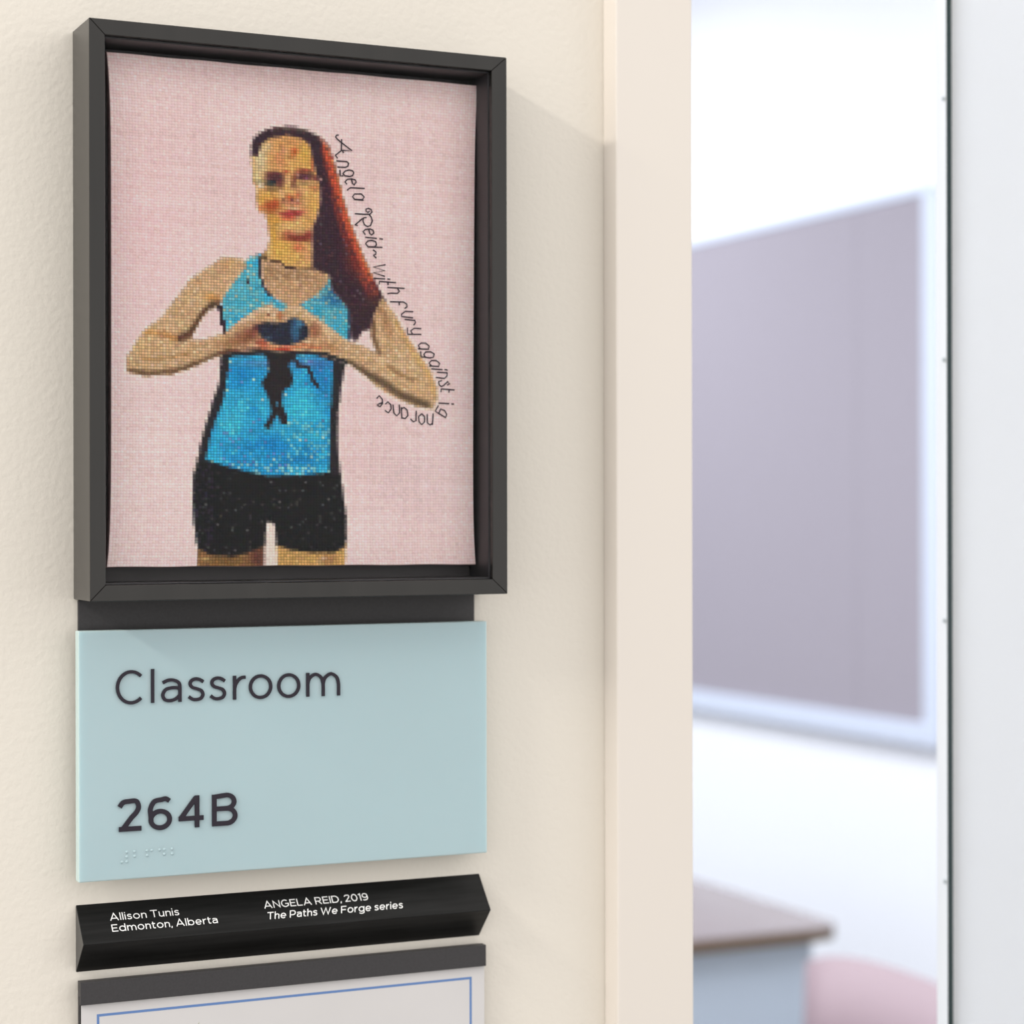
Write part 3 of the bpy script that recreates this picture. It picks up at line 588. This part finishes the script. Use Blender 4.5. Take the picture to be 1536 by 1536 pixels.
def ribbon(bm, pts, w, T, thick, closed=False):
    """flat-capped stroke; T maps (x, y, lift) to a world point"""
    p = [np.array(q, float) for q in pts]; p = [q for i, q in enumerate(p) if i == 0 or np.linalg.norm(q - p[i - 1]) > 1e-5]
    closed = np.linalg.norm(p[0] - p[-1]) < 1e-4 and len(p) > 8
    if closed: p = p[:-1]
    LIFT[0] = (LIFT[0] + 1) % 4; thick = thick + 0.000025 * LIFT[0]
    n = len(p); Lf, Rt = [], []
    for i in range(n):
        a = p[i] - p[i - 1] if (i > 0 or closed) else None; b = p[(i + 1) % n] - p[i] if (i < n - 1 or closed) else None
        a = b if a is None else a; b = a if b is None else b
        a = a / np.linalg.norm(a); b = b / np.linalg.norm(b); na = np.array((-a[1], a[0])); nb = np.array((-b[1], b[0]))
        m = na + nb; L_ = np.linalg.norm(m); m = m / L_ if L_ > 1e-6 else na; k = min(2.2, 1 / max(0.3, float(m @ na)))
        Lf.append(p[i] + m * k * w / 2); Rt.append(p[i] - m * k * w / 2)
    V_ = [[bm.verts.new(T(q[0], q[1], z)) for q in S] for S in (Lf, Rt) for z in (thick, 0.0)]
    lt, lb, rt, rb = V_
    for i in range(n if closed else n - 1):
        j = (i + 1) % n
        bm.faces.new((lt[i], rt[i], rt[j], lt[j])); bm.faces.new((lt[j], lb[j], lb[i], lt[i])); bm.faces.new((rt[i], rb[i], rb[j], rt[j]))
    if not closed:
        bm.faces.new((lt[0], lb[0], rb[0], rt[0])); bm.faces.new((lt[-1], rt[-1], rb[-1], lb[-1]))
def word(bm, text, w, origin, ex, eup, en, thick, width=None, cap=1.0, slant=0.0, track=0.15):
    W_ = 0; items = []
    for c in text:
        a, st = glyph(c, w); items.append((W_, st)); W_ += a + (track if c != ' ' else 0.12)
    W_ -= track; sx = (width / W_) if width else cap
    for x0, st in items:
        for s in st:
            ribbon(bm, [(x0 * sx + x * sx + slant * y * cap, y * cap) for x, y in s], w * cap, lambda x, y, z: origin + ex * x + eup * y + en * z, thick)

# ------------------------------------------------------------------ room sign
SX0, SX1, SZ0, SZ1, SYF = 0.24183, 0.45245, 1.37689, 1.4953, -0.0140
ex, ez, en = Vector((1, 0, 0)), Vector((0, 0, 1)), Vector((0, -1, 0))
sign = thing('room_sign', 'pale blue frosted sign panel reading Classroom 264B on a dark backing plate', 'sign', (0.347, 0, SZ0))
PX0, PX1 = at_y(117.3, 930, -0.0016).x, at_y(711.8, 915, -0.0016).x
part(sign, box('spacer_block', SX0 + 0.03, SX1 - 0.03, -0.0078, -0.0016, SZ0 + 0.03, SZ1 - 0.02, M['metal']))
bp = part(sign, box('backing_plate', PX0, PX1, -0.0016, 0, SZ0 + 0.012, FZ0 - 0.0004, M['metal'], bevel=0.0004)); bp['label'] = 'dark grey metal plate showing above the blue panel'
bm = bmesh.new(); bx(bm, SX0, SX1, SYF, -0.0078, SZ0, SZ1)
for f in bm.faces: f.material_index = 0 if all(abs(v.co.y - SYF) < 1e-6 for v in f.verts) else 1
part(sign, bm_obj('panel', bm, [M['blue'], M['blue_edge']], bevel=0.0005))
def place(name, chars, w, base, top, parent, m, thick, Y):
    """chars: (character, left u, right u); base: (u, v) pairs of baseline ends; top: cap-height line ends"""
    bm = bmesh.new()
    for c, u0, u1 in chars:
        um = (u0 + u1) / 2; s = (um - base[0][0]) / (base[1][0] - base[0][0])
        vb = base[0][1] + s * (base[1][1] - base[0][1]); vt = top[0][1] + s * (top[1][1] - top[0][1])
        pb = at_y(um, vb, Y); cap = at_y(um, vt, Y).z - pb.z; x0, x1 = at_y(u0, vb, Y).x, at_y(u1, vb, Y).x
        a, st = glyph(c, w); sx = (x1 - x0 - w * cap * 0.0) / a
        for q in st:
            ribbon(bm, [(x0 + x * sx, pb.z + y * cap) for x, y in q], w * cap, lambda x, y, z: Vector((x, Y - z, y)), thick)
    o = bm_obj(name, bm, m); return part(parent, o)
place('lettering', [('C', 173.5, 215.7), ('l', 226.2, 231), ('a', 241.5, 272), ('s', 281.3, 306.7), ('s', 314, 339), ('r', 349.2, 368), ('o', 373, 408), ('o', 415.5, 450), ('m', 459, 509.8)],
      0.098, [(173, 1056.5), (510, 1043)], [(173, 1007), (510, 994.5)], sign, M['letter'], 0.0008, SYF)
place('room_number', [('2', 177, 211.7), ('6', 221.5, 257.7), ('4', 266, 305), ('B', 317.5, 356)], 0.145,
      [(177, 1247.7), (356, 1237)], [(177, 1199.2), (356, 1190)], sign, M['letter'], 0.0008, SYF)
# braille: number sign, 2, 6, 4, letter b
bm = bmesh.new(); q0 = at_y(183, 1278.5, SYF)
for k, dots in enumerate(((3, 4, 5, 6), (1, 2), (1, 2, 4), (1, 4, 5), (1, 2))):
    for d in dots:
        cx = q0.x + k * 0.0061 + (0.0023 if d > 3 else 0); cz = q0.z - ((d - 1) % 3) * 0.0023
        s = bmesh.ops.create_icosphere(bm, subdivisions=2, radius=0.00075)
        for v in s['verts']: v.co = Vector((cx + v.co.x, SYF + v.co.y * 0.5, cz + v.co.z))
for f in bm.faces: f.smooth = True
part(sign, bm_obj('braille_dots', bm, mat('pale_blue_dots', (0.44, 0.585, 0.63), 0.3)))

# ------------------------------------------------------------------ faceted name bar
BX0, BX1, BZ0, BZ1, RZ, RY = 0.24363, 0.45413, 1.33191, 1.36415, 1.34769, -0.01502
bar = thing('name_bar', 'black faceted bar with white lettering between the blue sign and the notice', 'name plate', (0.349, 0, BZ0))
bm = bmesh.new(); hexa(bm, [(BX0, 0, BZ0), (BX0, 0, BZ1), (BX0, RY, RZ)], [(BX1, 0, BZ0), (BX1, 0, BZ1), (BX1, RY, RZ)])
for f in bm.faces: f.material_index = 1 if len(f.verts) == 3 else 0
part(bar, bm_obj('body', bm, [M['bar'], M['bar_end']], bevel=0.0004))
up = Vector((0, -RY, BZ1 - RZ)).normalized(); nn = ex.cross(up); nn = nn if nn.y < 0 else -nn
def line(name, text, p0, p1, caph, w, slant=0.0):
    a = on_plane(*p0, (0, 0, BZ1), nn); b = on_plane(*p1, (0, 0, BZ1), nn)
    h = (on_plane(p0[0], p0[1] - caph, (0, 0, BZ1), nn) - a).length
    z = (a.z + b.z) / 2; y = (a.y + b.y) / 2
    bm = bmesh.new(); word(bm, text, w, Vector((a.x, y, z)) + nn * 0.00002, ex, up, nn, 0.00008, width=b.x - a.x, cap=h, slant=slant)
    return part(bar, bm_obj(name, bm, M['white_print']))
line('lettering', 'Allison Tunis', (165.5, 1381.3), (269.3, 1372.7), 10.8, 0.118)
line('lettering', 'Edmonton, Alberta', (168.5, 1397.5), (327.3, 1385), 10.8, 0.118)
line('lettering', 'ANGELA REID, 2019', (396.7, 1362.4), (553.3, 1350.6), 10.5, 0.122)
line('lettering', 'The Paths We Forge series', (400.8, 1379.0), (604.3, 1362.6), 10.5, 0.122, 0.25)

# ------------------------------------------------------------------ notice holder and notice
HX0, HX1, HZ0, HZ1, HYF = 0.24400, 0.45445, 1.31763, 1.32852, -0.0080
PH = 0.272
hold = thing('notice_holder', 'dark grey metal clip rail holding the notice below the black bar', 'sign holder', (0.349, 0, HZ0 - PH))
part(hold, box('back_plate', HX0 + 0.0006, HX1 - 0.0006, -0.003, 0, HZ0 - PH, HZ1 - 0.0005, M['metal'], bevel=0.0003))
bm = bmesh.new(); bx(bm, HX0, HX1, HYF + 0.0018, -0.003, HZ0 + 0.0038, HZ1); bx(bm, HX0, HX1, HYF, HYF + 0.0018, HZ0, HZ1)
part(hold, bm_obj('clip_rail', bm, M['metal'], bevel=0.0002))
part(hold, box('bottom_rail', HX0, HX1, HYF, -0.003, HZ0 - PH - 0.001, HZ0 - PH + 0.006, M['metal'], bevel=0.0002))
PY = HYF + 0.0020
sheet = thing('notice_sheet', 'white paper notice with a thin blue border in the clip holder', 'notice', (0.349, 0, HZ0 - PH))
part(sheet, box('paper', HX0 + 0.0008, HX1 - 0.0002, PY, PY + 0.0004, HZ0 - PH + 0.001, HZ0 + 0.0036, M['paper']))
tl, trr = at_y(145.2, 1521.5, PY), at_y(707.5, 1465, PY); zt = (tl.z + trr.z) / 2; bw = 0.0012; zb = HZ0 - PH + 0.014
bm = bmesh.new(); e = 0.00006
bx(bm, tl.x, trr.x, PY - e, PY, zt - bw, zt); bx(bm, tl.x, trr.x, PY - e, PY, zb, zb + bw)
bx(bm, tl.x, tl.x + bw, PY - e, PY, zb + bw, zt - bw); bx(bm, trr.x - bw, trr.x, PY - e, PY, zb + bw, zt - bw)
part(sheet, bm_obj('printed_border', bm, M['blue_ink']))
q = at_y(296, 1533, PY); bm = bmesh.new()
hexa(bm, [(q.x - 0.0022, PY - e, q.z - 0.006), (q.x - 0.0008, PY - e, q.z - 0.006), (q.x + 0.0010, PY - e, q.z)], [(q.x - 0.0022, PY, q.z - 0.006), (q.x - 0.0008, PY, q.z - 0.006), (q.x + 0.0010, PY, q.z)])
part(sheet, bm_obj('printed_leaf_tip', bm, M['green_ink']))

# ------------------------------------------------------------------ classroom: tack board on the far side wall
b0 = at_x(1385, 291, BX - 0.02); b1 = at_x(1385, 1085, BX - 0.02)
BY0 = b0.y; TZ1, TZ0 = b0.z, b1.z; BL = 2.4; fy = BX - 0.022
board = thing('tack_board', 'large mauve grey tack board in a pale frame on the white classroom wall', 'notice board', (BX, BY0 + BL / 2, TZ0))
seam = at_x(1285, 700, BX - 0.02).y
part(board, box('board_panel', BX - 0.02, BX - 0.001, BY0, seam - 0.001, TZ0, TZ1, M['tack']))
part(board, box('board_panel', BX - 0.02, BX - 0.001, seam + 0.001, BY0 + BL, TZ0, TZ1, M['tack']))
part(board, box('top_rail', BX - 0.024, BX - 0.001, BY0 - 0.02, BY0 + BL + 0.02, TZ1, TZ1 + 0.022, M['alu'], bevel=0.002))
part(board, box('side_rail', BX - 0.024, BX - 0.001, BY0 - 0.055, BY0, TZ0, TZ1, M['alu'], bevel=0.002))
part(board, box('side_rail', BX - 0.024, BX - 0.001, BY0 + BL, BY0 + BL + 0.03, TZ0, TZ1, M['alu'], bevel=0.002))
part(board, box('tray', BX - 0.028, BX - 0.001, BY0 - 0.055, BY0 + BL + 0.03, TZ0 - 0.05, TZ0, M['alu'], bevel=0.003))

# table: corner and edges read off the photograph at table height
TH = 0.74
c1 = at_z(1262, 1386, TH); c0 = at_z(1040, 1414, TH); XR = c1.x + 0.0; Y0 = (c0.y + c1.y) / 2
print('table', c1, c0, 'board', BY0, TZ0, TZ1, 'leaf', LX, LEAF_Y1, GLASS_T, 'jamb', JX, JY, JR)
tab = thing('classroom_table', 'classroom table with pale mauve top, brown edge and blue grey front panel', 'table', (XR - 0.75, Y0 + 0.4, 0))
TX0, TY1 = XR - 1.5, Y0 + 1.05
bm = bmesh.new(); r_ = 0.06
outl = []
for cx, cyy, a0 in ((XR - r_, Y0 + r_, -90), (XR - r_, TY1 - r_, 0), (TX0 + r_, TY1 - r_, 90), (TX0 + r_, Y0 + r_, 180)):
    outl += [(cx + r_ * math.cos(R(a0 + k * 15)), cyy + r_ * math.sin(R(a0 + k * 15))) for k in range(7)]
hexa(bm, [(x, y, TH) for x, y in outl], [(x, y, TH - 0.004) for x, y in outl]); part(tab, bm_obj('tabletop', bm, M['laminate']))
bm = bmesh.new(); hexa(bm, [(x, y, TH - 0.0042) for x, y in outl], [(x, y, TH - 0.026) for x, y in outl]); part(tab, bm_obj('edge_band', bm, M['brown']))
part(tab, box('modesty_panel', TX0 + 0.08, XR - 0.06, Y0 + 0.03, Y0 + 0.048, 0.25, TH - 0.033, M['panel'], bevel=0.002))
for lx in (TX0 + 0.07, XR - 0.1):
    for ly in (Y0 + 0.08, TY1 - 0.08):
        bm = bmesh.new(); tube(bm, [(lx, ly, 0.0), (lx, ly, TH - 0.033)], 0.02, 12); part(tab, bm_obj('leg', bm, M['chrome']))

# salmon chair in front of the table end, its back parallel to the side wall
ch = thing('classroom_chair', 'salmon pink plastic chair beside the end of the classroom table', 'chair', (1.70, 1.69, 0))
CX, CYc = 1.70, 1.69
def shell(w_, pts, th, name):
    """curved sheet: pts = profile (x, z); swept along y with a slight dish"""
    bm = bmesh.new(); n = 10; fr_, bk = [], []
    for k in range(n + 1):
        s = -1 + 2 * k / n; dish = 0.03 * s * s
        e_ = 1 - 0.10 * abs(s) ** 4
        fr_.append([bm.verts.new((CX + x - dish, CYc + s * w_ / 2, z * 1.0 - (0 if z < .5 else (1 - e_) * 0.25))) for x, z in pts])
        bk.append([bm.verts.new((CX + x - dish + th, CYc + s * w_ / 2, z * 1.0 - (0 if z < .5 else (1 - e_) * 0.25) - th * 0.4)) for x, z in pts])
    m_ = len(pts)
    for k in range(n):
        for i in range(m_ - 1):
            bm.faces.new((fr_[k][i], fr_[k + 1][i], fr_[k + 1][i + 1], fr_[k][i + 1])); bm.faces.new((bk[k][i], bk[k][i + 1], bk[k + 1][i + 1], bk[k + 1][i]))
        bm.faces.new((fr_[k][0], bk[k][0], bk[k + 1][0], fr_[k + 1][0])); bm.faces.new((fr_[k][-1], fr_[k + 1][-1], bk[k + 1][-1], bk[k][-1]))
    for k in (0, n):
        for i in range(m_ - 1): bm.faces.new((fr_[k][i], fr_[k][i + 1], bk[k][i + 1], bk[k][i]))
    for f in bm.faces: f.smooth = True
    return part(ch, bm_obj(name, bm, M['salmon']))
shell(0.44, [(0.15, 0.50), (0.185, 0.60), (0.20, 0.72), (0.205, 0.86)], 0.012, 'backrest')
shell(0.44, [(-0.22, 0.435), (-0.10, 0.445), (0.05, 0.44), (0.14, 0.455), (0.165, 0.49)], 0.012, 'seat')
for sy2 in (-1, 1):
    for pts in ([(-0.17, 0.425), (-0.21, 0.0)], [(0.12, 0.425), (0.20, 0.0)]):
        bm = bmesh.new(); tube(bm, [(CX + x, CYc + sy2 * 0.18, z) for x, z in pts], 0.011, 10); part(ch, bm_obj('leg', bm, M['chrome']))
